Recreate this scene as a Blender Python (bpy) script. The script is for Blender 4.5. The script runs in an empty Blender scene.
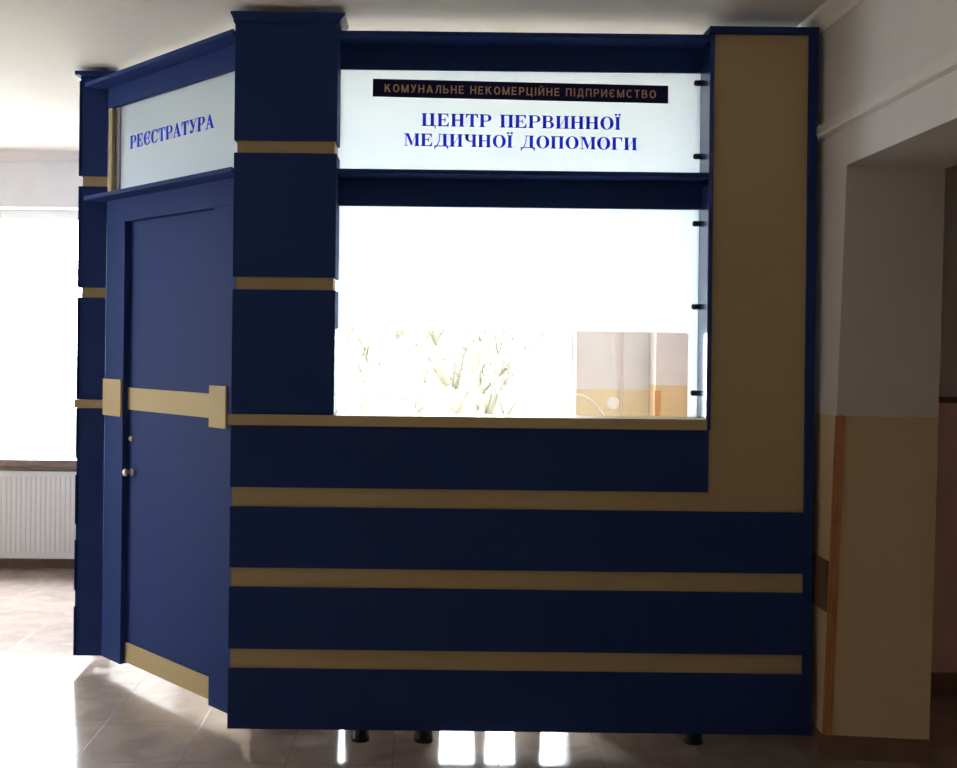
import bpy, bmesh, math, random
from mathutils import Vector

sc = bpy.context.scene
COL = sc.collection
R = math.radians

# ------------------------------------------------------------------ camera
cam_d = bpy.data.cameras.new('camera')
cam = bpy.data.objects.new('camera', cam_d)
COL.objects.link(cam)
cam_d.sensor_fit = 'HORIZONTAL'
cam_d.sensor_width = 36.0
cam_d.lens = 1080.0 / 957.0 * 36.0
cam_d.shift_x = (478.5 - 427.0) / 957.0
cam_d.shift_y = (346.0 - 384.0) / 957.0
cam_d.clip_start = 0.05
cam_d.clip_end = 300
cam.location = (0, 0, 1.556)
cam.rotation_mode = 'XYZ'
cam.rotation_euler = (R(90), 0, 0)
ROLL = R(0.65)
from mathutils import Matrix
cam.matrix_world = (Matrix.Translation((0, 0, 1.556)) @ Matrix.Rotation(R(90), 4, 'X')
                    @ Matrix.Rotation(ROLL, 4, 'Z'))
sc.camera = cam

# ------------------------------------------------------------------ world, exposure
SKY = 42.0
w = bpy.data.worlds.new('overcast_sky')
sc.world = w
w.use_nodes = True
nt = w.node_tree
bg = nt.nodes['Background']
bg.inputs['Color'].default_value = (0.89, 0.95, 1.0, 1)
bg.inputs['Strength'].default_value = SKY
sc.view_settings.view_transform = 'Standard'
sc.view_settings.look = 'None'
sc.view_settings.exposure = 0.25
sc.view_settings.gamma = 1.0
sc.view_settings.use_curve_mapping = False
sc.cycles.max_bounces = 14
sc.cycles.diffuse_bounces = 8
sc.cycles.glossy_bounces = 6
sc.cycles.transparent_max_bounces = 16
sc.cycles.sample_clamp_indirect = 8.0


def portal(name, loc, rot, sx, sy):
    """daylight entering through a window opening (guides sampling of the sky only)"""
    l = bpy.data.lights.new(name, 'AREA')
    l.shape = 'RECTANGLE'
    l.size = sx
    l.size_y = sy
    l.cycles.is_portal = True
    o = bpy.data.objects.new(name, l)
    COL.objects.link(o)
    o.location = loc
    o.rotation_euler = rot


# room numbers (metres)
YB = 7.43            # inner face of the back wall
XL, XR = -4.9, 1.53  # inner faces of left and right walls
YF = -3.2            # wall behind the camera
ZC = 2.86            # ceiling
W1 = (-4.35, -1.80, 0.75, 2.48)     # window beside the booth
W2 = (-1.05, 1.025, 0.75, 2.48)     # window behind the booth
WL_ADDED = (4.75, 5.15, 0.75, 2.48)         # unseen window added in the left wall to light the door side (Y range)

portal('portal_beside', ((W1[0]+W1[1])/2, YB+0.30, (W1[2]+W1[3])/2), (R(-90), 0, 0), W1[1]-W1[0], W1[3]-W1[2])
portal('portal_behind', ((W2[0]+W2[1])/2, YB+0.30, (W2[2]+W2[3])/2), (R(-90), 0, 0), W2[1]-W2[0], W2[3]-W2[2])
portal('portal_left_added', (XL-0.30, (WL_ADDED[0]+WL_ADDED[1])/2, (WL_ADDED[2]+WL_ADDED[3])/2), (0, R(-90), 0), WL_ADDED[3]-WL_ADDED[2], WL_ADDED[1]-WL_ADDED[0])


# ------------------------------------------------------------------ materials
def new_mat(name):
    m = bpy.data.materials.new(name)
    m.use_nodes = True
    return m, m.node_tree, m.node_tree.nodes['Principled BSDF']


def plain(name, col, rough=0.5, spec=0.5, metal=0.0, bump=0.0, bscale=60.0, var=0.0):
    m, t, b = new_mat(name)
    b.inputs['Base Color'].default_value = (*col, 1)
    b.inputs['Roughness'].default_value = rough
    b.inputs['Specular IOR Level'].default_value = spec
    b.inputs['Metallic'].default_value = metal
    if bump or var:
        g = t.nodes.new('ShaderNodeNewGeometry')
        n = t.nodes.new('ShaderNodeTexNoise')
        n.inputs['Scale'].default_value = bscale
        n.inputs['Detail'].default_value = 5
        t.links.new(g.outputs['Position'], n.inputs['Vector'])
        if bump:
            bp = t.nodes.new('ShaderNodeBump')
            bp.inputs['Strength'].default_value = bump
            bp.inputs['Distance'].default_value = 0.01
            t.links.new(n.outputs['Fac'], bp.inputs['Height'])
            t.links.new(bp.outputs['Normal'], b.inputs['Normal'])
        if var:
            mx = t.nodes.new('ShaderNodeMix')
            mx.data_type = 'RGBA'
            mx.inputs['A'].default_value = (*[c*(1-var) for c in col], 1)
            mx.inputs['B'].default_value = (*[min(1, c*(1+var)) for c in col], 1)
            t.links.new(n.outputs['Fac'], mx.inputs['Factor'])
            t.links.new(mx.outputs['Result'], b.inputs['Base Color'])
    return m


def two_tone(name, low, high, z, rough=0.6):
    """painted wall: oil-paint dado below z, whitewash above"""
    m, t, b = new_mat(name)
    g = t.nodes.new('ShaderNodeNewGeometry')
    sx = t.nodes.new('ShaderNodeSeparateXYZ')
    t.links.new(g.outputs['Position'], sx.inputs[0])
    gt = t.nodes.new('ShaderNodeMath')
    gt.operation = 'GREATER_THAN'
    gt.inputs[1].default_value = z
    t.links.new(sx.outputs['Z'], gt.inputs[0])
    n = t.nodes.new('ShaderNodeTexNoise')
    n.inputs['Scale'].default_value = 7
    n.inputs['Detail'].default_value = 4
    t.links.new(g.outputs['Position'], n.inputs['Vector'])
    mx = t.nodes.new('ShaderNodeMix')
    mx.data_type = 'RGBA'
    mx.inputs['A'].default_value = (*low, 1)
    mx.inputs['B'].default_value = (*high, 1)
    t.links.new(gt.outputs[0], mx.inputs['Factor'])
    hv = t.nodes.new('ShaderNodeHueSaturation')
    mr = t.nodes.new('ShaderNodeMapRange')
    mr.inputs['To Min'].default_value = 0.93
    mr.inputs['To Max'].default_value = 1.05
    t.links.new(n.outputs['Fac'], mr.inputs['Value'])
    t.links.new(mr.outputs[0], hv.inputs['Value'])
    t.links.new(mx.outputs['Result'], hv.inputs['Color'])
    t.links.new(hv.outputs['Color'], b.inputs['Base Color'])
    b.inputs['Roughness'].default_value = rough
    b.inputs['Specular IOR Level'].default_value = 0.3
    bp = t.nodes.new('ShaderNodeBump')
    bp.inputs['Strength'].default_value = 0.12
    bp.inputs['Distance'].default_value = 0.01
    n2 = t.nodes.new('ShaderNodeTexNoise')
    n2.inputs['Scale'].default_value = 40
    t.links.new(g.outputs['Position'], n2.inputs['Vector'])
    t.links.new(n2.outputs['Fac'], bp.inputs['Height'])
    t.links.new(bp.outputs['Normal'], b.inputs['Normal'])
    return m


def tile_mat():
    m, t, b = new_mat('floor_tile')
    N = t.nodes.new
    L = t.links.new
    T, X0, Y0 = 0.395, 0.284, 4.395
    g = N('ShaderNodeNewGeometry')
    off = N('ShaderNodeVectorMath'); off.operation = 'SUBTRACT'
    off.inputs[1].default_value = (X0, Y0, 0)
    L(g.outputs['Position'], off.inputs[0])
    scl = N('ShaderNodeVectorMath'); scl.operation = 'SCALE'
    scl.inputs['Scale'].default_value = 1.0/T
    L(off.outputs[0], scl.inputs[0])
    fr = N('ShaderNodeVectorMath'); fr.operation = 'FRACTION'
    L(scl.outputs[0], fr.inputs[0])
    fl = N('ShaderNodeVectorMath'); fl.operation = 'FLOOR'
    L(scl.outputs[0], fl.inputs[0])
    s = N('ShaderNodeSeparateXYZ'); L(fr.outputs[0], s.inputs[0])
    ds = []
    for ax in ('X', 'Y'):
        a = N('ShaderNodeMath'); a.operation = 'SUBTRACT'; a.inputs[1].default_value = 0.5
        L(s.outputs[ax], a.inputs[0])
        c = N('ShaderNodeMath'); c.operation = 'ABSOLUTE'; L(a.outputs[0], c.inputs[0])
        ds.append(c)
    mxm = N('ShaderNodeMath'); mxm.operation = 'MAXIMUM'
    L(ds[0].outputs[0], mxm.inputs[0]); L(ds[1].outputs[0], mxm.inputs[1])
    gr = N('ShaderNodeMapRange')
    gr.inputs['From Min'].default_value = 0.4945
    gr.inputs['From Max'].default_value = 0.4965
    L(mxm.outputs[0], gr.inputs['Value'])
    # marbling, shifted per tile
    wn = N('ShaderNodeTexWhiteNoise'); wn.noise_dimensions = '3D'
    L(fl.outputs[0], wn.inputs['Vector'])
    sh = N('ShaderNodeVectorMath'); sh.operation = 'MULTIPLY_ADD'
    L(wn.outputs['Color'], sh.inputs[0]); sh.inputs[1].default_value = (9, 9, 9)
    L(g.outputs['Position'], sh.inputs[2])
    n = N('ShaderNodeTexNoise'); n.inputs['Scale'].default_value = 5.5
    n.inputs['Detail'].default_value = 7; n.inputs['Distortion'].default_value = 1.2
    L(sh.outputs[0], n.inputs['Vector'])
    cr = N('ShaderNodeValToRGB')
    cr.color_ramp.elements[0].position = 0.30
    cr.color_ramp.elements[0].color = (0.30, 0.232, 0.198, 1)
    cr.color_ramp.elements[1].position = 0.72
    cr.color_ramp.elements[1].color = (0.42, 0.335, 0.29, 1)
    L(n.outputs['Fac'], cr.inputs[0])
    mx = N('ShaderNodeMix'); mx.data_type = 'RGBA'
    L(gr.outputs[0], mx.inputs['Factor'])
    L(cr.outputs[0], mx.inputs['A'])
    mx.inputs['B'].default_value = (0.10, 0.075, 0.065, 1)
    L(mx.outputs['Result'], b.inputs['Base Color'])
    rg = N('ShaderNodeMapRange')
    rg.inputs['To Min'].default_value = 0.13
    rg.inputs['To Max'].default_value = 0.6
    L(gr.outputs[0], rg.inputs['Value'])
    L(rg.outputs[0], b.inputs['Roughness'])
    b.inputs['Specular IOR Level'].default_value = 0.55
    bp = N('ShaderNodeBump'); bp.invert = True
    bp.inputs['Strength'].default_value = 0.3; bp.inputs['Distance'].default_value = 0.002
    L(gr.outputs[0], bp.inputs['Height']); L(bp.outputs['Normal'], b.inputs['Normal'])
    return m


def glass_mat():
    m, t, b = new_mat('clear_glass')
    t.nodes.remove(b)
    out = t.nodes['Material Output']
    tr = t.nodes.new('ShaderNodeBsdfTransparent')
    tr.inputs['Color'].default_value = (0.97, 0.985, 0.98, 1)
    gl = t.nodes.new('ShaderNodeBsdfGlossy')
    gl.inputs['Roughness'].default_value = 0.02
    fr = t.nodes.new('ShaderNodeFresnel')
    ge = t.nodes.new('ShaderNodeNewGeometry')      # thin pane: same reflectance on both of its faces
    io = t.nodes.new('ShaderNodeMapRange')
    io.inputs['To Min'].default_value = 1.45
    io.inputs['To Max'].default_value = 1/1.45
    t.links.new(ge.outputs['Backfacing'], io.inputs['Value'])
    t.links.new(io.outputs[0], fr.inputs['IOR'])
    mx = t.nodes.new('ShaderNodeMixShader')
    t.links.new(fr.outputs[0], mx.inputs[0])
    t.links.new(tr.outputs[0], mx.inputs[1])
    t.links.new(gl.outputs[0], mx.inputs[2])
    t.links.new(mx.outputs[0], out.inputs['Surface'])
    return m


def frosted_mat(name, col):
    m, t, b = new_mat(name)
    t.nodes.remove(b)
    out = t.nodes['Material Output']
    tl = t.nodes.new('ShaderNodeBsdfTranslucent')
    tl.inputs['Color'].default_value = (*col, 1)
    df = t.nodes.new('ShaderNodeBsdfDiffuse')
    df.inputs['Color'].default_value = (0.88, 0.90, 0.91, 1)
    gl = t.nodes.new('ShaderNodeBsdfGlossy')
    gl.inputs['Roughness'].default_value = 0.15
    m1 = t.nodes.new('ShaderNodeMixShader'); m1.inputs[0].default_value = 0.16
    t.links.new(tl.outputs[0], m1.inputs[1]); t.links.new(df.outputs[0], m1.inputs[2])
    m2 = t.nodes.new('ShaderNodeMixShader'); m2.inputs[0].default_value = 0.03
    t.links.new(m1.outputs[0], m2.inputs[1]); t.links.new(gl.outputs[0], m2.inputs[2])
    t.links.new(m2.outputs[0], out.inputs['Surface'])
    return m


def vinyl(name, col):
    """coloured film on a lit panel: lets some light through"""
    m, t, b = new_mat(name)
    t.nodes.remove(b)
    out = t.nodes['Material Output']
    tl = t.nodes.new('ShaderNodeBsdfTranslucent')
    tl.inputs['Color'].default_value = (*col, 1)
    df = t.nodes.new('ShaderNodeBsdfDiffuse')
    df.inputs['Color'].default_value = (*[c*0.7 for c in col], 1)
    m1 = t.nodes.new('ShaderNodeMixShader')
    m1.inputs[0].default_value = 0.3
    t.links.new(tl.outputs[0], m1.inputs[1])
    t.links.new(df.outputs[0], m1.inputs[2])
    t.links.new(m1.outputs[0], out.inputs['Surface'])
    return m


def laminate(name, col, rough, spec, grain=0.0, axis='H'):
    m, t, b = new_mat(name)
    g = t.nodes.new('ShaderNodeNewGeometry')
    mp = t.nodes.new('ShaderNodeMapping')
    mp.inputs['Scale'].default_value = (2, 2, 500)
    n = t.nodes.new('ShaderNodeTexNoise')
    n.inputs['Scale'].default_value = 1.0
    n.inputs['Detail'].default_value = 3
    t.links.new(g.outputs['Position'], mp.inputs[0])
    t.links.new(mp.outputs[0], n.inputs['Vector'])
    mx = t.nodes.new('ShaderNodeMix'); mx.data_type = 'RGBA'
    mx.inputs['A'].default_value = (*[c*(1-grain) for c in col], 1)
    mx.inputs['B'].default_value = (*[c*(1+grain) for c in col], 1)
    t.links.new(n.outputs['Fac'], mx.inputs['Factor'])
    t.links.new(mx.outputs['Result'], b.inputs['Base Color'])
    b.inputs['Roughness'].default_value = rough
    b.inputs['Specular IOR Level'].default_value = spec
    return m


def wood_mat(name, c1, c2, rough=0.45):
    m, t, b = new_mat(name)
    g = t.nodes.new('ShaderNodeNewGeometry')
    mp = t.nodes.new('ShaderNodeMapping')
    mp.inputs['Scale'].default_value = (40, 40, 3)
    n = t.nodes.new('ShaderNodeTexNoise')
    n.inputs['Scale'].default_value = 1.5
    n.inputs['Detail'].default_value = 6
    n.inputs['Distortion'].default_value = 1.0
    t.links.new(g.outputs['Position'], mp.inputs[0])
    t.links.new(mp.outputs[0], n.inputs['Vector'])
    cr = t.nodes.new('ShaderNodeValToRGB')
    cr.color_ramp.elements[0].position = 0.35
    cr.color_ramp.elements[0].color = (*c1, 1)
    cr.color_ramp.elements[1].position = 0.65
    cr.color_ramp.elements[1].color = (*c2, 1)
    t.links.new(n.outputs['Fac'], cr.inputs[0])
    # small dark knots
    vo = t.nodes.new('ShaderNodeTexVoronoi')
    vo.inputs['Scale'].default_value = 1.0
    mp2 = t.nodes.new('ShaderNodeMapping')
    mp2.inputs['Scale'].default_value = (12, 12, 4.2)
    t.links.new(g.outputs['Position'], mp2.inputs[0])
    t.links.new(mp2.outputs[0], vo.inputs['Vector'])
    kr = t.nodes.new('ShaderNodeMapRange')
    kr.inputs['From Min'].default_value = 0.06
    kr.inputs['From Max'].default_value = 0.20
    kr.inputs['To Min'].default_value = 0.35
    t.links.new(vo.outputs['Distance'], kr.inputs['Value'])
    hv = t.nodes.new('ShaderNodeHueSaturation')
    t.links.new(kr.outputs[0], hv.inputs['Value'])
    t.links.new(cr.outputs[0], hv.inputs['Color'])
    t.links.new(hv.outputs[0], b.inputs['Base Color'])
    b.inputs['Roughness'].default_value = rough
    return m


M = {}
M['navy'] = laminate('navy_laminate', (0.021, 0.042, 0.160), 0.55, 0.06, 0.06)
M['navy_gloss'] = laminate('navy_gloss_laminate', (0.020, 0.040, 0.165), 0.22, 0.5, 0.06)
M['gold'] = laminate('gold_laminate', (0.49, 0.375, 0.205), 0.45, 0.08, 0.10)
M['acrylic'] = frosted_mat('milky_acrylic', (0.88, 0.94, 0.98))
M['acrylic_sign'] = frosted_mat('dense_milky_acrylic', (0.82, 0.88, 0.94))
M['acrylic_transom'] = frosted_mat('dimmed_milky_acrylic', (0.50, 0.55, 0.61))  # weaker backlight over the door is put into this acrylic's colour
M['glass'] = glass_mat()
M['tile'] = tile_mat()
M['ceil'] = plain('ceiling_whitewash', (0.67, 0.645, 0.625), 0.85, 0.2, bump=0.25, bscale=9, var=0.03)
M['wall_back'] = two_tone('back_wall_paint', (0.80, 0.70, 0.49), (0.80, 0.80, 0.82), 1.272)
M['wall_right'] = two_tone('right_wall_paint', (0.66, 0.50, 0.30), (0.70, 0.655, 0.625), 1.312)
M['wall_pier'] = two_tone('pier_paint', (0.60, 0.47, 0.29), (0.62, 0.58, 0.59), 1.312)
M['wall_pink'] = two_tone('pink_wall_paint', (0.88, 0.57, 0.48), (0.66, 0.62, 0.60), 1.335)
M['white_trim'] = plain('white_trim_paint', (0.74, 0.70, 0.66), 0.55, 0.35)
M['pvc'] = plain('white_plastic', (0.86, 0.87, 0.88), 0.3, 0.5)
M['rad'] = plain('white_radiator_enamel', (0.57, 0.55, 0.535), 0.45, 0.2)
M['sill'] = plain('brown_sill', (0.20, 0.14, 0.122), 0.25, 0.5, var=0.1, bscale=20)
M['base'] = plain('brown_base_tile', (0.20, 0.125, 0.09), 0.3, 0.5, var=0.25, bscale=12)
M['brown_line'] = plain('brown_band_paint', (0.16, 0.085, 0.05), 0.5, 0.4)
M['wood'] = wood_mat('pine_batten', (0.42, 0.175, 0.062), (0.56, 0.27, 0.105))
M['plate'] = wood_mat('brown_board', (0.13, 0.07, 0.04), (0.19, 0.105, 0.06))
M['blue_ink'] = vinyl('blue_vinyl', (0.06, 0.14, 0.95))
M['navy_vinyl'] = plain('navy_vinyl', (0.012, 0.012, 0.075), 0.5, 0.1)
M['gold_ink'] = plain('gold_vinyl', (0.80, 0.55, 0.32), 0.4, 0.3)
M['black'] = plain('black_plastic', (0.012, 0.012, 0.013), 0.4, 0.4)
M['dark_metal'] = plain('dark_bronze_metal', (0.05, 0.035, 0.03), 0.35, 0.5, metal=0.5)
M['brass'] = plain('nickel_metal', (0.66, 0.58, 0.47), 0.28, 0.5, metal=1.0)
M['bark'] = plain('tree_bark', (0.064, 0.059, 0.044), 0.9, 0.2, var=0.35, bscale=8)
M['soil'] = plain('winter_ground', (0.30, 0.28, 0.22), 0.95, 0.1, var=0.3, bscale=0.6)
M['white_board'] = plain('white_board', (0.80, 0.80, 0.79), 0.45, 0.4)
M['grey'] = plain('grey_plastic', (0.17, 0.18, 0.20), 0.5, 0.2)
M['pipe'] = plain('pinkish_pipe_paint', (0.66, 0.56, 0.53), 0.4, 0.5)

# ------------------------------------------------------------------ builders
WLOC = {}


def obj(name, bm, mat, parent=None, smooth=False, label=None):
    """bmesh in world coordinates -> one object with its origin at its middle"""
    bmesh.ops.recalc_face_normals(bm, faces=bm.faces[:])
    xs = [v.co.copy() for v in bm.verts]
    lo = Vector((min(v.x for v in xs), min(v.y for v in xs), min(v.z for v in xs)))
    hi = Vector((max(v.x for v in xs), max(v.y for v in xs), max(v.z for v in xs)))
    c = (lo + hi) / 2
    bmesh.ops.translate(bm, verts=bm.verts[:], vec=-c)
    me = bpy.data.meshes.new(name)
    bm.to_mesh(me)
    bm.free()
    me.materials.append(mat)
    if smooth:
        for p in me.polygons:
            p.use_smooth = True
    o = bpy.data.objects.new(name, me)
    COL.objects.link(o)
    WLOC[o.name] = c
    if parent:
        o.parent = parent
        o.location = c - WLOC[parent.name]
    else:
        o.location = c
    if label:
        o['label'] = label
    return o


def thing(name, loc, label, cat, group=None):
    o = bpy.data.objects.new(name, None)
    COL.objects.link(o)
    o.empty_display_size = 0.1
    o.location = loc
    WLOC[o.name] = Vector(loc)
    o['label'] = label
    o['category'] = cat
    if group:
        o['group'] = group
    return o


def tag(o, label, cat, group=None):
    o['label'] = label
    o['category'] = cat
    if group:
        o['group'] = group
    return o


def struct(o):
    o['kind'] = 'structure'
    return o


def add_box(bm, x0, x1, y0, y1, z0, z1, bevel=0.0, fn=None):
    vs = [Vector((x, y, z)) for x in (x0, x1) for y in (y0, y1) for z in (z0, z1)]
    b2 = bmesh.new()
    v = [b2.verts.new(p) for p in vs]
    for f in ((0, 1, 3, 2), (4, 6, 7, 5), (0, 4, 5, 1), (2, 3, 7, 6), (0, 2, 6, 4), (1, 5, 7, 3)):
        b2.faces.new([v[i] for i in f])
    bmesh.ops.recalc_face_normals(b2, faces=b2.faces[:])
    if bevel:
        bmesh.ops.bevel(b2, geom=b2.edges[:], offset=bevel, segments=2, profile=0.5, affect='EDGES')
    if fn:
        for q in b2.verts:
            q.co = fn(*q.co)
    tmp = bpy.data.meshes.new('tmp')
    b2.to_mesh(tmp)
    b2.free()
    bm.from_mesh(tmp)
    bpy.data.meshes.remove(tmp)


def box(name, x0, x1, y0, y1, z0, z1, mat, parent=None, bevel=0.0, fn=None, label=None):
    bm = bmesh.new()
    add_box(bm, x0, x1, y0, y1, z0, z1, bevel, fn)
    return obj(name, bm, mat, parent, label=label)


def prism(bm, pts, ext, fn):
    """polygon pts (a,b) extruded by ext; fn(a,b,depth) -> world"""
    front = [bm.verts.new(fn(a, b, ext)) for a, b in pts]
    back = [bm.verts.new(fn(a, b, 0)) for a, b in pts]
    n = len(pts)
    bm.faces.new(front)
    bm.faces.new(back[::-1])
    for i in range(n):
        j = (i+1) % n
        bm.faces.new((front[i], front[j], back[j], back[i]))


def add_tube(bm, pts, radii, seg=10, cap=True):
    rings = []
    n = len(pts)
    pts = [Vector(p) for p in pts]
    ref = None
    for i, p in enumerate(pts):
        d = (pts[min(i+1, n-1)] - pts[max(i-1, 0)]).normalized()
        if ref is None:
            ref = Vector((0, 0, 1)) if abs(d.z) < 0.9 else Vector((1, 0, 0))
        u = d.cross(ref).normalized()
        v = d.cross(u).normalized()
        ref = -v.cross(d).cross(d) if False else ref
        r = radii[i] if hasattr(radii, '__len__') else radii
        rings.append([bm.verts.new(p + (u*math.cos(2*math.pi*k/seg) + v*math.sin(2*math.pi*k/seg))*r)
                      for k in range(seg)])
    for a, b in zip(rings, rings[1:]):
        for k in range(seg):
            j = (k+1) % seg
            bm.faces.new((a[k], a[j], b[j], b[k]))
    if cap:
        bm.faces.new(rings[0][::-1])
        bm.faces.new(rings[-1])


# ------------------------------------------------------------------ the room
WT = 0.36   # wall thickness


def slab_with_hole(bm, a0, a1, z0, z1, h, mk):
    ha0, ha1, hz0, hz1 = h
    for (p0, p1, q0, q1) in ((a0, ha0, z0, z1), (ha1, a1, z0, z1), (ha0, ha1, z0, hz0), (ha0, ha1, hz1, z1)):
        if p1 - p0 > 1e-4 and q1 - q0 > 1e-4:
            mk(p0, p1, q0, q1)


struct(box('floor', XL-0.4, 5.0, YF-0.4, YB+0.4, -0.12, 0, M['tile']))
struct(box('ceiling', XL-0.4, 5.0, YF-0.4, YB+0.4, ZC, ZC+0.15, M['ceil']))

bm = bmesh.new()
mk = lambda a, b, c, d: add_box(bm, a, b, YB, YB+WT, c, d)
xm = (W1[1]+W2[0])/2
slab_with_hole(bm, XL-WT, xm, 0, ZC, W1, mk)
slab_with_hole(bm, xm, XR+0.385, 0, ZC, W2, mk)
struct(obj('wall_back', bm, M['wall_back']))

bm = bmesh.new()
mk = lambda a, b, c, d: add_box(bm, XL-WT, XL, a, b, c, d)
slab_with_hole(bm, YF, YB, 0, ZC, WL_ADDED, mk)
struct(obj('wall_left', bm, M['wall_back']))

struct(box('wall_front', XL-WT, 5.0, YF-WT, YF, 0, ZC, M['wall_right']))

# right wall: solid pier from the opening to the back wall, lintel over the opening, solid again behind the viewer
XRO = XR + 0.385
JY0, JY1, OZ = 4.13, 3.955, 2.236     # jamb foot, jamb head (not quite plumb), opening height
bm = bmesh.new()
b_pts = [(XR, JY0), (XRO, 4.085), (XRO, 4.55), (XR, 4.55)]
t_pts = [(XR, JY1), (XRO, 4.005), (XRO, 4.55), (XR, 4.55)]
YP = 4.55    # end of this pier; behind the booth the wall steps back as far as the corner pier
lo = [bm.verts.new((x, y, 0)) for x, y in b_pts]
hi = [bm.verts.new((x, y, OZ)) for x, y in t_pts]
bm.faces.new(lo[::-1]); bm.faces.new(hi)
NG = 14
grid = [[bm.verts.new(Vector((*b_pts[0], 0)).lerp(Vector((*b_pts[1], 0)), i/NG).lerp(
    Vector((*t_pts[0], OZ)).lerp(Vector((*t_pts[1], OZ)), i/NG), k/NG)) for i in range(NG+1)] for k in range(NG+1)]
for k in range(NG):
    for i in range(NG):
        bm.faces.new((grid[k][i], grid[k][i+1], grid[k+1][i+1], grid[k+1][i])).smooth = True
for i in range(1, 4):
    j = (i+1) % 4
    bm.faces.new((lo[i], lo[j], hi[j], hi[i]))
add_box(bm, XR, XRO, YF, 4.55, OZ, ZC)
add_box(bm, 1.80, XRO, 4.55, YB, 0, ZC)
add_box(bm, XR, 1.80, 7.21, YB, 0, ZC)
add_box(bm, XR, XRO, YF, 1.1, 0, OZ)
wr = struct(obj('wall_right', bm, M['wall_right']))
wr.data.materials.append(M['wall_pier'])
for p in wr.data.polygons:      # faces turned to the viewer carry a darker, greyer copy of the paint
    if p.normal.y < -0.9:
        p.material_index = 1

# the room beyond the opening
struct(box('wall_far', XRO, 5.0, 4.91, 4.91+WT, 0, ZC, M['wall_pink']))
struct(box('wall_side', 4.6, 5.0, YF, 4.91, 0, ZC, M['wall_pink']))
struct(box('trim_1', XRO, 4.6, 4.895, 4.91, 1.325, 1.352, M['brown_line']))
struct(box('baseboard_far', XRO, 4.6, 4.893, 4.91, 0, 0.10, M['base']))

# ledge, cornices, base tiles
bm = bmesh.new()
prof = [(0, 2.378), (-0.024, 2.382), (-0.030, 2.390), (-0.030, 2.420), (0, 2.428)]
prism(bm, prof, 1.0, lambda a, b, d: (XR + a, YF if d else 4.55, b))
struct(obj('trim_2', bm, M['white_trim']))
bm = bmesh.new()
prof = [(0, 2.790), (-0.012, 2.790), (-0.018, 2.812), (-0.045, 2.845), (-0.055, 2.86), (0, 2.86)]
prism(bm, prof, 1.0, lambda a, b, d: (XR + a, YF if d else 4.55, b))
struct(obj('trim_3', bm, M['white_trim']))
bm = bmesh.new()
prism(bm, prof, 1.0, lambda a, b, d: (XL if d else XR, YB + a, b))
struct(obj('trim_4', bm, M['white_trim']))


def base_tiles(name, p0, p1, nrm, h=0.09):
    """row of brown base tiles with small joints, one mesh"""
    p0, p1, nrm = Vector(p0), Vector(p1), Vector(nrm)
    d = (p1-p0); L = d.length; d.normalize()
    bm = bmesh.new()
    s = 0.0
    while s < L - 1e-3:
        e = min(s+0.395, L)
        fn = lambda a, b, c, s=s: p0 + d*a + nrm*b + Vector((0, 0, c))
        add_box(bm, s+0.0015, e-0.0015, 0, 0.012, 0, h, 0.0, fn)
        s = e
    return struct(obj(name, bm, M['base']))


base_tiles('baseboard_back', (-2.46-0.395*5, YB, 0), (XR, YB, 0), (0, -1, 0))
base_tiles('baseboard_right', (XR, JY0, 0), (XR, 4.55, 0), (-1, 0, 0))
base_tiles('baseboard_jamb', (XR-0.012, JY0+0.001, 0), (XRO, 4.087, 0), (0, -1, 0))
base_tiles('baseboard_left', (XL, YF, 0), (XL, YB, 0), (1, 0, 0))


def window(n, a0, a1, z0, z1, mull, place, inn):
    """plastic window; place(a, depth, z) -> world, depth measured outwards from the inner wall face"""
    fr = bmesh.new()
    F = 0.065
    D0, D1 = 0.16, 0.23
    zs = z0 - 0.050      # the bottom rail sits down behind the sill board
    for (p, q, r, s) in ((a0, a0+F, z0, z1), (a1-F, a1, z0, z1), (a0+F, a1-F, zs, z0-0.025), (a0+F, a1-F, z1-F, z1)):
        add_box(fr, p, q, D0, D1, r, s, 0.004, place)
    for mpos in mull:
        add_box(fr, mpos-0.05, mpos+0.05, D0, D1, z0-0.025, z1-F, 0.004, place)
    o = struct(obj('window_%d' % n, fr, M['pvc']))
    g = bmesh.new()
    add_box(g, a0+F, a1-F, 0.190, 0.196, z0-0.025, z1-F, 0, place)
    obj('glass_pane', g, M['glass'], o)
    s = bmesh.new()
    add_box(s, a0-0.04, a1+0.04, -0.10, -0.0005, z0-0.045, z0+0.004, 0.006, place)
    add_box(s, a0+0.001, a1-0.001, -0.006, 0.42, z0-0.03, z0+0.004, 0, place)
    si = struct(obj('trim_%d' % (n+10), s, M['sill']))
    return o


window(1, *W1, (-3.35,), lambda a, d, z: Vector((a, YB+d, z)), None)
window(2, *W2, (), lambda a, d, z: Vector((a, YB+d, z)), None)
window(3, *WL_ADDED, (), lambda a, d, z: Vector((XL-d, a, z)), None)  # added out of view to brighten the door side

# ------------------------------------------------------------------ outside
struct(box('ground', -40, 40, YB+0.45, 60, -1.3, -1.2, M['soil']))


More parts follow.
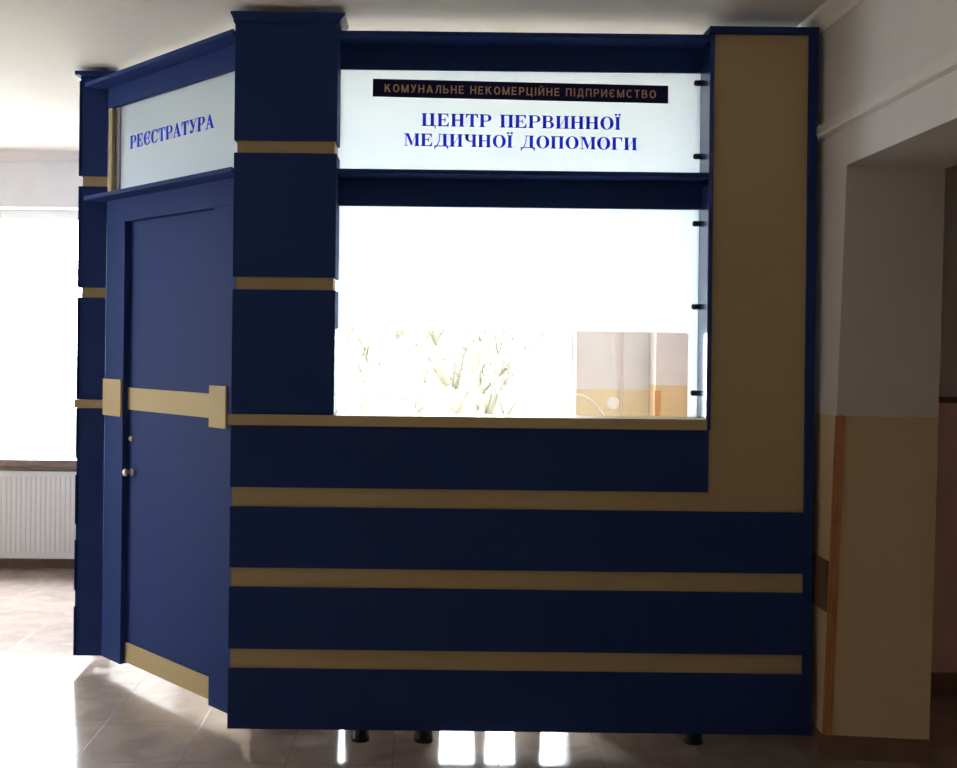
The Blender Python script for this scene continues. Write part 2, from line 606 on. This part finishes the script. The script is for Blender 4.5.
def tree(k, limbs, seed, label):
    rnd = random.Random(seed)
    limbs = [([(x*k, y*k, max(-1.25, 1.556 + (z-1.556)*k)) for x, y, z in pts], a*k*1.1, b*k*1.1) for pts, a, b in limbs]
    bm = bmesh.new()

    def twigs(p, d, r, n):
        if n == 0:
            return
        for _ in range(3):
            dd = (d + Vector((rnd.uniform(-.8, .8), rnd.uniform(-.8, .8), rnd.uniform(-.2, .7)))).normalized()
            L = rnd.uniform(.35, .8)*k
            q = p + dd*L
            m = p + dd*L*.5 + Vector((rnd.uniform(-.06, .06), 0, rnd.uniform(-.06, .06)))
            add_tube(bm, [p, m, q], [r, r*.75, r*.45], 6)
            twigs(q, dd, r*.5, n-1)
    for pts, r0, r1 in limbs:
        n = len(pts)
        P = [Vector(p) for p in pts]
        # subdivide with a little wobble
        S = []
        for a, b in zip(P, P[1:]):
            for k in range(3):
                t = k/3
                S.append(a.lerp(b, t) + Vector((rnd.uniform(-.03, .03), rnd.uniform(-.03, .03), 0)) * (k > 0))
        S.append(P[-1])
        rr = [r0 + (r1-r0)*i/(len(S)-1) for i in range(len(S))]
        add_tube(bm, S, rr, 9)
        twigs(S[-1], (S[-1]-S[-2]).normalized(), r1*.8, 3)
        for i in range(2, len(S)-1, 2):
            twigs(S[i], Vector((rnd.uniform(-1, 1), rnd.uniform(-1, 1), .6)).normalized(), rr[i]*.35, 2)
    o = obj('bare_tree', bm, M['bark'], smooth=True)
    return tag(o, label, 'tree', 'bare trees outside the window')


tree(0.95, [([(-.80, 15, -1.25), (-.79, 15, .4), (-.75, 15, 1.3), (-.80, 15.1, 2.4), (-.7, 15.1, 3.6)], .12, .05),
         ([(-.74, 15, 1.10), (-1.0, 14.9, 1.45), (-1.35, 14.9, 1.75), (-1.7, 14.9, 2.4)], .06, .03),
         ([(-.74, 15, 1.05), (-.50, 15, 1.40), (-.30, 15, 2.1)], .055, .03)], 3,
     'bare upright tree outside, at the left of the low opening under the white pane')
tree(1.32, [([(.55, 15, -1.25), (.60, 15, -.2), (.66, 15, .40)], .14, .11),
         ([(.66, 15, .35), (.82, 15, .75), (.72, 15, 1.15), (.58, 15, 1.6), (.5, 15, 2.5)], .07, .04),
         ([(.66, 15, .35), (.95, 15, .65), (1.25, 15, 1.10), (1.55, 15, 1.6), (1.75, 15, 2.6)], .09, .05)], 8,
     'bare forked tree outside, at the middle of the low opening under the white pane')
tree(1.6, [([(-.35, 17, -1.25), (-.32, 17, .2), (-.05, 17, .9), (.35, 17, 1.45), (.4, 17, 2.6)], .10, .05),
         ([(-.1, 17, .8), (.1, 17.1, 1.5), (-.1, 17.1, 2.3)], .05, .03)], 14,
     'bare leaning tree outside, seen between the upright tree and the forked tree')

# ------------------------------------------------------------------ the reception booth
Y0 = 4.19
booth = thing('reception_booth', (0.15, 4.35, 0.0),
              'navy blue reception booth with gold bands, lit white signs and angled door', 'reception booth')
PZ = 4.33        # front face of the acrylic panes

# --- lower front: gold board with four navy boards in front of it
bm = bmesh.new()
outline = [(-0.752, 0.072), (1.471, 0.072), (1.471, 2.781), (1.102, 2.781), (1.102, 1.241), (-0.752, 1.241)]
prism(bm, outline, 1.0, lambda a, b, d: (a, Y0 + 0.012 if d else Y0 + 0.030, b))
obj('gold_board', bm, M['gold'], booth, label='gold L-shaped board behind the navy boards')
for z0, z1, x1 in ((0.064, 0.297, 1.488), (0.374, 0.613, 1.488), (0.689, 0.925, 1.488), (1.001, 1.241, 1.096)):
    box('front_panel', -0.758, x1 - (0.0175 if x1 > 1.2 else 0), Y0-0.004, Y0+0.012, z0, z1, M['navy'], booth, 0.0012)

# --- counter
box('counter', -0.765, 1.086, Y0-0.016, Y0+0.16, 1.242, 1.284, M['gold'], booth, 0.002, label='gold counter board under the window')

# --- right column frame
box('side_panel', 1.471, 1.503, Y0-0.006, Y0+0.26, 0.064, 2.781, M['navy'], booth, 0.0012)
box('side_panel', 1.085, 1.103, Y0-0.004, Y0+0.26, 1.2415, 2.776, M['navy_gloss'], booth, 0.0012)
box('top_panel', 1.083, 1.505, Y0-0.008, Y0+0.26, 2.781, 2.808, M['navy'], booth, 0.0012)


# --- square pillars: gold core, navy cover panels, stepped cap
def pillar(x0, x1, y0, y1, slots, zb, zt, label, flare, ovl, ovr):
    p = box('pillar', x0+0.010, x1-(0.010 if flare else 0.002), y0+0.012, y1, zb, zt, M['gold'], booth, label=label)
    edges = [zb] + [e for s in slots for e in s] + [zt - (0.020 if flare else 0.003)]
    for a, b in zip(edges[0::2], edges[1::2]):
        box('cover_panel', x0, x1, y0-0.004, y1-0.004, a, b, M['navy'], p, 0.0012, label='navy cover panel')
    bm = bmesh.new()
    e = 0.006 if flare else ovl
    f = 0.006 if flare else ovr
    c = [(x0-e, y0-0.010, x1+f, zt-0.022), (x0-e, y0-0.010, x1+f, zt-0.014),
         (x0-ovl+0.003, y0-0.028, x1+ovr-0.003, zt+0.002), (x0-ovl, y0-0.031, x1+ovr, zt+0.005),
         (x0-ovl, y0-0.031, x1+ovr, zt+0.014)]
    if not flare:
        c = [(x0-ovl, y0-0.031, x1+ovr, zt-0.003), (x0-ovl, y0-0.031, x1+ovr, zt+0.015)]
    rings = []
    for (a, yy, b, z) in c:
        rings.append([bm.verts.new(q) for q in ((a, yy, z), (b, yy, z), (b, y1, z), (a, y1, z))])
    for r, s in zip(rings, rings[1:]):
        for k in range(4):
            j = (k+1) % 4
            bm.faces.new((r[k], r[j], s[j], s[k]))
    bm.faces.new(rings[0][::-1]); bm.faces.new(rings[-1])
    obj('pillar_cap', bm, M['navy'], p, label='navy stepped cap')
    return p


pillar(-0.757, -0.358, Y0, Y0+0.155, ((1.768, 1.817), (2.298, 2.347)), 1.284, 2.824, 'front gold pillar core with navy covers', True, 0.014, 0.028)

# --- window part: shelves, fascias, acrylic panes
box('cornice_shelf', -0.366, 1.085, Y0-0.010, PZ+0.02, 2.756, 2.774, M['navy'], booth, 0.0012)
box('fascia', -0.366, 1.085, PZ-0.012, PZ+0.006, 2.660, 2.756, M['navy'], booth)
box('shelf', -0.366, 1.085, Y0-0.006, PZ+0.02, 2.222, 2.240, M['navy'], booth, 0.0012)
box('fascia', -0.366, 1.085, PZ-0.030, PZ-0.012, 2.112, 2.222, M['navy'], booth)
SG = box('sign_panel', -0.366, 1.085, PZ, PZ+0.008, 2.240, 2.662, M['acrylic_sign'], booth, label='backlit white sign panel')
bm = bmesh.new()
ox1, oz = 1.049, 1.620
outer = [(-0.366, oz), (ox1-0.008, oz), (ox1, oz-0.008),
         (ox1, 1.284), (1.085, 1.284), (1.085, 2.115), (-0.366, 2.115)]
prism(bm, outer, 1.0, lambda a, b, d: (a, PZ if d else PZ+0.008, b))
obj('window_pane', bm, M['acrylic'], booth, label='milky white pane with a low serving opening')

for z in (2.619, 2.326, 2.057, 1.725, 1.380):
    bm = bmesh.new()
    add_tube(bm, [(1.056, PZ-0.012, z), (1.058, PZ-0.012, z), (1.062, PZ-0.012, z), (1.0848, PZ-0.012, z)], [0.006, 0.0095, 0.0115, 0.0115], 14)
    obj('glass_clamp', bm, M['dark_metal'], booth, True, label='dark pane clamp')


# ------------------------------------------------------------------ lettering
def ell(cx, cy, rx, ry, a0, a1, n=20):
    return [(cx + rx*math.cos(R(a0+(a1-a0)*i/n)), cy + ry*math.sin(R(a0+(a1-a0)*i/n))) for i in range(n+1)]


ST, TH, SH, SO = 0.225, 0.065, 0.05, 0.075   # stem, hairline, serif height, serif overhang


def rc(x0, x1, y0, y1):
    return [(x0, y0), (x1, y0), (x1, y1), (x0, y1)]


def stem(x, y0=0.0, y1=1.0, s0=True, s1=True, t=ST):
    out = [rc(x, x+t, y0, y1)]
    if s0:
        out.append([(x-SO, y0), (x+t+SO, y0), (x+t+SO, y0+SH*.7), (x+t, y0+SH*1.7), (x, y0+SH*1.7), (x-SO, y0+SH*.7)])
    if s1:
        out.append([(x-SO, y1), (x-SO, y1-SH*.7), (x, y1-SH*1.7), (x+t, y1-SH*1.7), (x+t+SO, y1-SH*.7), (x+t+SO, y1)])
    return out


def arc_band(cx, cy, RX, RY, rx, ry, a0, a1, icx=None):
    """band between an outer and an inner ellipse, as quads"""
    icx = cx if icx is None else icx
    o = ell(cx, cy, RX, RY, a0, a1)
    i = ell(icx, cy, rx, ry, a0, a1)
    return [[o[k], o[k+1], i[k+1], i[k]] for k in range(len(o)-1)]


def glyph(ch):
    x0 = SO
    if ch == 'Р':
        return stem(x0) + [rc(x0+ST, .52, 1-TH, 1), rc(x0+ST, .52, .44, .44+TH)] + \
            arc_band(.48, .72, .34, .28, .13, .225, -90, 90), .84
    if ch == 'В':
        return stem(x0) + [rc(x0, .50, 1-TH, 1), rc(x0, .52, .50, .50+TH), rc(x0, .52, 0, TH)] + \
            arc_band(.46, .755, .30, .245, .10, .19, -90, 90) + arc_band(.48, .27, .36, .27, .14, .215, -90, 90), .87
    if ch == 'Е':
        return stem(x0) + [rc(x0, .76, 1-TH, 1), rc(x0, .78, 0, TH), rc(x0+ST, .50, .49, .49+TH),
                           [(.76, 1), (.76, .70), (.725, .70), (.64, .90), (.52, 1-TH), (.52, 1)],
                           [(.80, .33), (.78, 0), (.52, 0), (.52, TH), (.66, .10), (.765, .33)],
                           [(.56, .70), (.56, .33), (.525, .33), (.49, .47), (.42, .50), (.42, .53), (.49, .56), (.525, .70)]], .86
    if ch in 'СЄ':
        P = arc_band(.46, .5, .44, .52, .21, .47, 48, 312, .47)
        P += [[(.83, 1.0), (.83, .66), (.795, .66), (.74, .80), (.66, .90), (.62, .97), (.70, .93), (.79, 1.0)],
              [(.845, .28), (.76, .10), (.68, .04), (.64, .08), (.72, .14), (.81, .30)]]
        if ch == 'Є':
            P += [rc(.2, .62, .475, .475+TH), [(.66, .68), (.66, .33), (.625, .33), (.59, .46), (.52, .475), (.52, .53), (.59, .55), (.625, .68)]]
        return P, .90
    if ch == 'Т':
        return stem(.32, s1=False) + [rc(.03, .825, 1-TH, 1),
                                      [(.03, 1), (.005, .68), (.04, .68), (.12, .88), (.24, 1-TH), (.24, 1)],
                                      [(.825, 1), (.85, .68), (.815, .68), (.735, .88), (.615, 1-TH), (.615, 1)]], .86
    if ch == 'А':
        return [[(.42, 1.02), (.50, 1.02), (.90, .02), (.66, .02), (.385, .76)],
                [(.42, 1.02), (.45, .90), (.18, .02), (.12, .02)], rc(.24, .64, .30, .30+TH),
                rc(.0, .31, 0, SH), rc(.56, .98, 0, SH)], .97
    if ch == 'У':
        return [[(.07, .97), (.31, .97), (.58, .40), (.46, .28)], [(.76, .97), (.82, .97), (.50, .20), (.36, .02), (.30, .04), (.43, .22)],
                rc(0, .40, 1-SH, 1), rc(.62, .92, 1-SH, 1), ell(.22, .11, .12, .12, 0, 342, 18)], .92
    if ch in 'ЦНПИ':
        a, b = x0, .62
        P = stem(a) + stem(b)
        wd = b+ST+SO+.02
        if ch == 'Н':
            P += [rc(a, b+.1, .475, .475+TH)]
        if ch == 'П':
            P += [rc(a, b+.1, 1-TH, 1)]
        if ch == 'И':
            P += [[(a+ST, .16), (a+ST, .25), (b, .85), (b, .76)]]
        if ch == 'Ц':
            P += [rc(a, b+.26, 0, TH), [(b+ST, TH), (b+ST+.13, TH), (b+ST+.13, -.22), (b+ST+.09, -.22), (b+ST+.02, 0), (b+ST, 0)]]
            wd += .06
        return P, wd
    if ch == 'О':
        return arc_band(.47, .5, .46, .52, .22, .475, 0, 360), .94
    if ch in 'ЇІ':
        P = stem(x0)
        if ch == 'Ї':
            P += [ell(x0+ST/2-.125, 1.17, .085, .085, 0, 342, 18), ell(x0+ST/2+.125, 1.17, .085, .085, 0, 342, 18)]
        return P, ST+2*SO
    if ch == 'М':
        return [rc(.12, .18, 0, 1)] + stem(.80) + [rc(0, .30, 0, SH), rc(0, .22, 1-SH, 1),
               [(.12, 1), (.34, 1), (.60, .26), (.54, .02), (.50, .02)], [(.50, .02), (.54, .02), (.83, .86), (.83, 1)]], 1.10
    if ch == 'Д':
        return [rc(.62, .62+ST, 0, 1), rc(.28, .90, 1-SH, 1), rc(0, .98, 0, SH*1.3),
                [(.36, 1), (.42, 1), (.37, .45), (.22, .03), (.14, .03), (.31, .45)],
                [(0, .05), (0, -.24), (.04, -.24), (.10, -.08), (.20, 0), (.20, .05)],
                [(.98, .05), (.98, -.24), (.94, -.24), (.88, -.08), (.78, 0), (.78, .05)]], .98
    if ch == 'Ч':
        return stem(.58) + [rc(SO, SO+ST, .66, 1)] + stem(SO, .75, 1, s0=False) + \
            arc_band(SO+.36, .70, .36, .28, .145, .215, 180, 270) + [rc(SO+.36, .60, .42, .49)], .875
    if ch == 'Г':
        return stem(x0) + [rc(x0, .74, 1-TH, 1), [(.74, 1), (.74, .66), (.705, .66), (.63, .88), (.50, 1-TH), (.50, 1)]], .78
    return [], .42


def set_text(name, text, length, cap, fn, ext, mat, parent, label, glyph, sx=1.15):
    """text on fn(a, b, depth) with total length and cap height in metres"""
    items, adv = [], 0.0
    gap = 0.0
    ws = []
    for ch in text:
        P, wd = glyph(ch)
        ws.append((P, wd))
    tot = sum(x for _, x in ws)
    # natural width in cap units scaled by cap; the rest becomes tracking
    track = (length - tot*cap*sx) / (len(text)-1)
    if track < 0.02*cap:
        track = 0.02*cap
        sx = (length - track*(len(text)-1)) / (tot*cap)
    a = 0.0
    words, cur = [], []
    for ch, (P, wd) in zip(text + ' ', ws + [([], 0)]):
        if ch == ' ':
            words.append(cur)
            cur = []
        cur += [[(a + x*cap*sx, y*cap) for x, y in poly] for poly in P]
        a += wd*cap*sx + track
    for word in words:
        bm = bmesh.new()
        for pts in word:
            prism(bm, pts, ext, fn)
        obj(name, bm, mat, parent, label=label)


TILT = -0.0085   # the printed lines sit a hair lower on the right


def on_sign(x0, zb, tilt=TILT, y=0.0):
    return lambda a, b, d: (x0 + a, PZ - y - d, zb + b + tilt*a)


set_text('lettering', 'ЦЕНТР ПЕРВИННОЇ', 0.797, 0.051, on_sign(-0.032, 2.438, y=0.001), 0.0015, M['blue_ink'], SG, 'blue serif lettering, upper line', glyph)
set_text('lettering', 'МЕДИЧНОЇ ДОПОМОГИ', 0.936, 0.050, on_sign(-0.102, 2.358, y=0.001), 0.0015, M['blue_ink'], SG, 'blue serif lettering, lower line', glyph)
bm = bmesh.new()
add_box(bm, 0, 1.184, 0.0, 0.0012, 0, 0.0715, 0, lambda a, d, b: Vector((-0.229 + a, PZ - d, 2.5535 + b - 0.0125*a)))
obj('name_strip', bm, M['navy_vinyl'], SG, label='navy name strip')

BT = 0.165     # stroke of the block capitals


def dia(x0, y0, x1, y1, t):
    """slanted bar with horizontal ends"""
    return [(x0, y0), (x0+t, y0), (x1+t, y1), (x1, y1)]


def block(ch):
    b = BT
    h = 0.145
    if ch == 'К':
        return [rc(0, b, 0, 1), [(b, .38), (b, .58), (.50, 1), (.72, 1), (.42, .66), (.28, .52)], [(.24, .54), (.38, .66), (.78, 0), (.57, 0)]], .78
    if ch == 'О':
        return arc_band(.40, .5, .40, .515, .23, .37, 0, 360), .80
    if ch in 'СЄ':
        P = arc_band(.40, .5, .40, .515, .23, .37, 42, 318)
        if ch == 'Є':
            P.append(rc(.12, .52, .43, .57))
        return P, .73
    if ch == 'М':
        return [rc(0, b, 0, 1), rc(.74, .74+b, 0, 1), [(b, 1), (0, 1), (.37, 0), (.53, 0)], [(.74, 1), (.905, 1), (.53, 0), (.37, 0)]], .905
    if ch == 'У':
        return [dia(.30, .30, 0, 1, .19), [(.53, 1), (.70, 1), (.42, .20), (.30, .02), (.08, 0), (.06, .13), (.20, .15), (.28, .28)]], .70
    if ch == 'Н':
        return [rc(0, b, 0, 1), rc(.58, .58+b, 0, 1), rc(b, .58, .44, .58)], .745
    if ch == 'А':
        return [dia(0, 0, .31, 1, .19), dia(.64, 0, .33, 1, .19), rc(.18, .64, .20, .34)], .83
    if ch == 'Л':
        return [rc(.58, .58+b, 0, 1), rc(.20, .6, 1-h, 1), [(.20, 1), (.36, 1), (.32, .30), (.20, .04), (.0, 0), (0, .13), (.10, .16), (.16, .36)]], .745
    if ch == 'Ь':
        return [rc(0, b, 0, 1), rc(b, .42, 0, .13), rc(b, .42, .46, .59)] + arc_band(.40, .295, .29, .295, .12, .165, -90, 90), .69
    if ch == 'Е':
        return [rc(0, b, 0, 1), rc(b, .62, 1-h, 1), rc(b, .58, .44, .58), rc(b, .64, 0, h)], .66
    if ch == 'Р':
        return [rc(0, b, 0, 1), rc(b, .40, .87, 1), rc(b, .40, .37, .50)] + arc_band(.38, .685, .29, .315, .12, .185, -90, 90), .67
    if ch == 'В':
        return [rc(0, b, 0, 1), rc(b, .40, .88, 1), rc(b, .42, .46, .58), rc(b, .42, 0, .12)] + \
            arc_band(.39, .755, .25, .245, .09, .125, -90, 90) + arc_band(.41, .285, .30, .285, .13, .165, -90, 90), .71
    if ch == 'Ц':
        return [rc(0, b, 0, 1), rc(.56, .56+b, 0, 1), rc(b, .80, 0, h), rc(.68, .80, -.20, h)], .80
    if ch == 'І':
        return [rc(0, b, 0, 1)], b
    if ch in 'ИЙ':
        P = [rc(0, b, 0, 1), rc(.58, .58+b, 0, 1), [(b, 0), (b, .26), (.58, 1), (.58, .74)]]
        if ch == 'Й':
            P += arc_band(.372, 1.24, .19, .17, .10, .08, 180, 360)
        return P, .745
    if ch == 'П':
        return [rc(0, b, 0, 1), rc(.56, .56+b, 0, 1), rc(b, .56, 1-h, 1)], .725
    if ch == 'Д':
        return [rc(.56, .56+b, 0, 1), rc(.22, .6, 1-h, 1), [(.20, 1), (.36, 1), (.30, .30), (.24, .1), (.07, .1), (.16, .36)],
                rc(0, .82, 0, .13), rc(0, .12, -.20, .13), rc(.70, .82, -.20, .13)], .82
    if ch == 'Т':
        return [rc(.26, .26+b, 0, 1), rc(0, .685, 1-h, 1)], .685
    return [], .25


set_text('strip_lettering', 'КОМУНАЛЬНЕ НЕКОМЕРЦІЙНЕ ПІДПРИЄМСТВО', 1.087, 0.0315, on_sign(-0.181, 2.5725, -0.0122, 0.0012), 0.0008,
         M['gold_ink'], SG, 'gold block lettering on the navy strip', block, 1.0)

# --- angled door side ------------------------------------------------
P0 = Vector((-0.786, 4.352, 0))
DD = Vector((-0.6884, 0.7253, 0))
NN = Vector((-0.7253, -0.6884, 0))


def dr(s, p, z):
    """s along the door side from the front pillar, p outwards"""
    return P0 + DD*s + NN*p + Vector((0, 0, z))


DB = 0.064
# door frame: posts and header as one frame, gold blocks on the posts
bm = bmesh.new()
add_box(bm, -0.02, 0.146, -0.055, 0.0, DB, 2.118, 0.001, dr)
add_box(bm, 0.902, 1.078, -0.055, 0.0, DB, 2.118, 0.001, dr)
add_box(bm, -0.02, 1.078, -0.055, 0.0015, 2.118, 2.226, 0.001, dr)
fr = obj('door_frame', bm, M['navy'], booth)
box('corner_block', 0.028, 0.151, -0.002, 0.010, 1.212, 1.384, M['gold'], fr, 0.001, dr, label='gold block on the door frame')
box('corner_block', 0.908, 1.082, -0.002, 0.010, 1.212, 1.384, M['gold'], fr, 0.001, dr, label='gold block on the door frame')
# the leaf sits a little behind the hinge-side post and deeper at the latch side
door = box('door', 0.147, 0.901, -0.055, -0.030, DB+0.010, 2.116, M['navy'], booth, 0.001, dr)
box('gold_band', 0.147, 0.901, -0.030, -0.024, 1.245, 1.347, M['gold'], door, 0.0008, dr, label='gold band across the door')
box('kick_plate', 0.147, 0.901, -0.030, -0.024, DB+0.008, 0.165, M['gold'], door, 0.0008, dr, label='gold kick plate')
bm = bmesh.new()
kp = [(0.0, 0.018), (0.004, 0.018), (0.006, 0.009), (0.022, 0.008), (0.026, 0.014), (0.034, 0.019), (0.042, 0.016), (0.046, 0.008)]
add_tube(bm, [dr(0.862, -0.030 + a, 0.958) for a, r in kp], [r for a, r in kp], 18)
obj('knob', bm, M['brass'], door, True, label='round metal knob')
bm = bmesh.new()
kp = [(0.0, 0.015), (0.006, 0.015), (0.008, 0.011), (0.012, 0.010)]
add_tube(bm, [dr(0.868, -0.030 + a, 1.112) for a, r in kp], [r for a, r in kp], 16)
obj('lock', bm, M['brass'], door, True, label='round metal lock')

# transom with the sign, shelves above and below
bm = bmesh.new()
prism(bm, [(0.022, -0.055), (1.125, -0.055), (1.125, 0.095), (-0.128, 0.095)], 2.244, lambda a, b, d: dr(a, b, d if d else 2.226))
obj('shelf', bm, M['navy'], booth)
bm = bmesh.new()
prism(bm, [(0.022, -0.055), (1.125, -0.055), (1.125, 0.095), (-0.128, 0.095)], 2.780, lambda a, b, d: dr(a, b, d if d else 2.762))
obj('cornice_shelf', bm, M['navy'], booth)
box('fascia', -0.02, 1.078, -0.040, 0.0, 2.668, 2.762, M['navy'], booth, 0, dr)
box('transom_post', 1.046, 1.078, -0.022, -0.004, 2.244, 2.668, M['gold'], booth, 0.001, dr, label='gold post beside the door sign')
box('edge_strip', 1.003, 1.052, -0.075, -0.0225, 2.244, 2.668, M['grey'], booth, 0.001, dr, label='grey strip beside the door sign')
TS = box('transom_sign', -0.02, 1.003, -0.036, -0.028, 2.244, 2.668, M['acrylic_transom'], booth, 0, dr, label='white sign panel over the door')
set_text('lettering', 'РЕЄСТРАТУРА', 0.716, 0.0595,
         lambda a, b, d: dr(0.909 - a, -0.027 + d, 2.458 + b), 0.0015, M['blue_ink'], TS, 'blue serif lettering', glyph)

# left pillar and the left side wall with the same boards
pillar(-1.662, -1.531, 5.145, 5.30, ((1.241, 1.284), (1.768, 1.817), (2.298, 2.347)), 0.064, 2.826, 'rear gold pillar core with navy covers', False, 0.020, 0.060)
box('gold_band', -1.674, -1.531, 5.132, 5.30, 1.243, 1.282, M['gold'], booth, 0.001, label='gold band round the rear pillar')
sw = box('side_wall', -1.652, -1.634, 5.30, YB-0.06, 0.072, 2.79, M['white_board'], booth, label='white board behind the navy side boards')
for z0, z1 in ((0.064, 0.297), (0.374, 0.613), (0.689, 0.925), (1.001, 1.241), (1.284, 1.768), (1.817, 2.298), (2.347, 2.80)):
    box('side_board', -1.668, -1.652, 5.141, YB-0.06, z0, z1, M['navy'], sw, 0.0012, label='navy side board')

# unseen boards added inside the booth to break up the window's floor reflection
for a, b in ((-0.730, -0.352), (-0.332, 0.075), (0.215, 0.268), (0.385, 0.500), (0.610, 1.525)):
    box('reflection_blocker', a, b, 4.56, 4.578, 0.012, 1.20, M['navy'], booth, 0.001)

# levelling feet
for x, y in ((-0.245, 4.262), (0.005, 4.262), (1.07, 4.275), (1.40, 4.44), (-0.64, 4.42), (-1.60, 5.42), (-1.62, 7.2)):
    bm = bmesh.new()
    add_tube(bm, [(x, y, 0), (x, y, 0.016), (x, y, 0.018), (x, y, 0.073)], [0.037, 0.037, 0.034, 0.034], 18)
    obj('foot', bm, M['black'], booth, True, label='black round foot')

# ------------------------------------------------------------------ things on and by the walls
rad = thing('radiator', (-2.95, YB-0.07, 0.09), 'white ribbed panel radiator under the window sill left of the booth', 'radiator')


def ribbed(x0, x1, z0, z1, y):
    bm = bmesh.new()
    pitch = 0.0333
    n = int((x1-x0)/pitch)
    prof = []
    for k in range(n):
        b = x0 + k*pitch
        prof += [(b, 0), (b+pitch*.45, 0), (b+pitch*.6, 0.0025), (b+pitch*.85, 0.0025)]
    prof.append((x1, 0))
    zs = [(z0, 0), (z0+0.03, 0), (z0+0.045, 1), (z1-0.045, 1), (z1-0.03, 0), (z1, 0)]
    rows = [[bm.verts.new((x, y + (d if f else 0), z)) for x, d in prof] for z, f in zs]
    for a, b in zip(rows, rows[1:]):
        for i in range(len(prof)-1):
            bm.faces.new((a[i], a[i+1], b[i+1], b[i]))
    back = [[bm.verts.new((x, y+0.02, z)) for x in (x0, x1)] for z in (z0, z1)]
    bm.faces.new((back[0][0], back[1][0], back[1][1], back[0][1]))
    return bm


obj('panel', ribbed(-3.75, -2.10, 0.088, 0.676, YB-0.125), M['rad'], rad, label='ribbed front panel')
box('top_grille', -3.75, -2.10, YB-0.095, YB-0.035, 0.660, 0.676, M['rad'], rad, 0.002)
box('back_panel', -3.75, -2.10, YB-0.045, YB-0.035, 0.10, 0.660, M['rad'], rad, 0.002)
for x in (-3.5, -2.3):
    box('bracket', x-0.015, x+0.015, YB-0.036, YB-0.0015, 0.18, 0.60, M['rad'], rad)

# things seen through the serving opening
bm = bmesh.new()
add_tube(bm, [(1.340, YB-0.030, 0.02), (1.340, YB-0.030, 1.0), (1.340, YB-0.030, 2.85)], 0.008, 12)
tag(obj('heating_pipe', bm, M['pipe'], smooth=True), 'thin pinkish vertical pipe on the wall seen through the serving opening', 'pipe')
bm = bmesh.new()
add_tube(bm, [(1.284, YB, 1.178), (1.284, YB-0.022, 1.178), (1.284, YB-0.030, 1.178)], [0.044, 0.044, 0.036], 24)
jb = obj('wall_box', bm, M['pvc'], smooth=False)
tag(jb, 'small round white box on the yellow wall beside the pipe', 'wall box')
bm = bmesh.new()
pts = [(1.00, 1.236)] + [(1.03 + .02*k, 1.236 - .0016*k*k) for k in range(0, 9)]
pts += [(1.215, 1.105), (1.235, 1.06), (1.25, 1.0), (1.255, 0.85)]
add_tube(bm, [(x, YB-0.010, z) for x, z in pts], 0.006, 8)
tag(obj('cable', bm, M['pvc'], smooth=True), 'thin white cable curving down the yellow wall behind the booth', 'cable')

cg = box('corner_batten', XR-0.006, XR+0.030, 7.198, 7.210, 0.0, 1.276, M['wood'], None, 0.002)
tag(cg, 'wooden batten on the wall corner seen through the serving opening', 'batten')

# batten on the leaning jamb corner beside the booth
bm = bmesh.new()


def jamb(x, p, z):
    return Vector((x, JY0 + (JY1-JY0)*z/OZ - p, z))


add_box(bm, XR-0.006, XR+0.030, 0.0, 0.008, 0.0905, 1.314, 0.0012, jamb)
tag(obj('corner_batten', bm, M['wood']), 'tall pine batten on the wall corner right of the booth', 'batten')
# brown board low on the right wall
bm = bmesh.new()
add_box(bm, XR-0.012, XR, 4.085, 4.235, 0.567, 0.760, 0.002)
tag(obj('wall_board', bm, M['plate']), 'small brown board low on the wall between booth and pine batten', 'board')
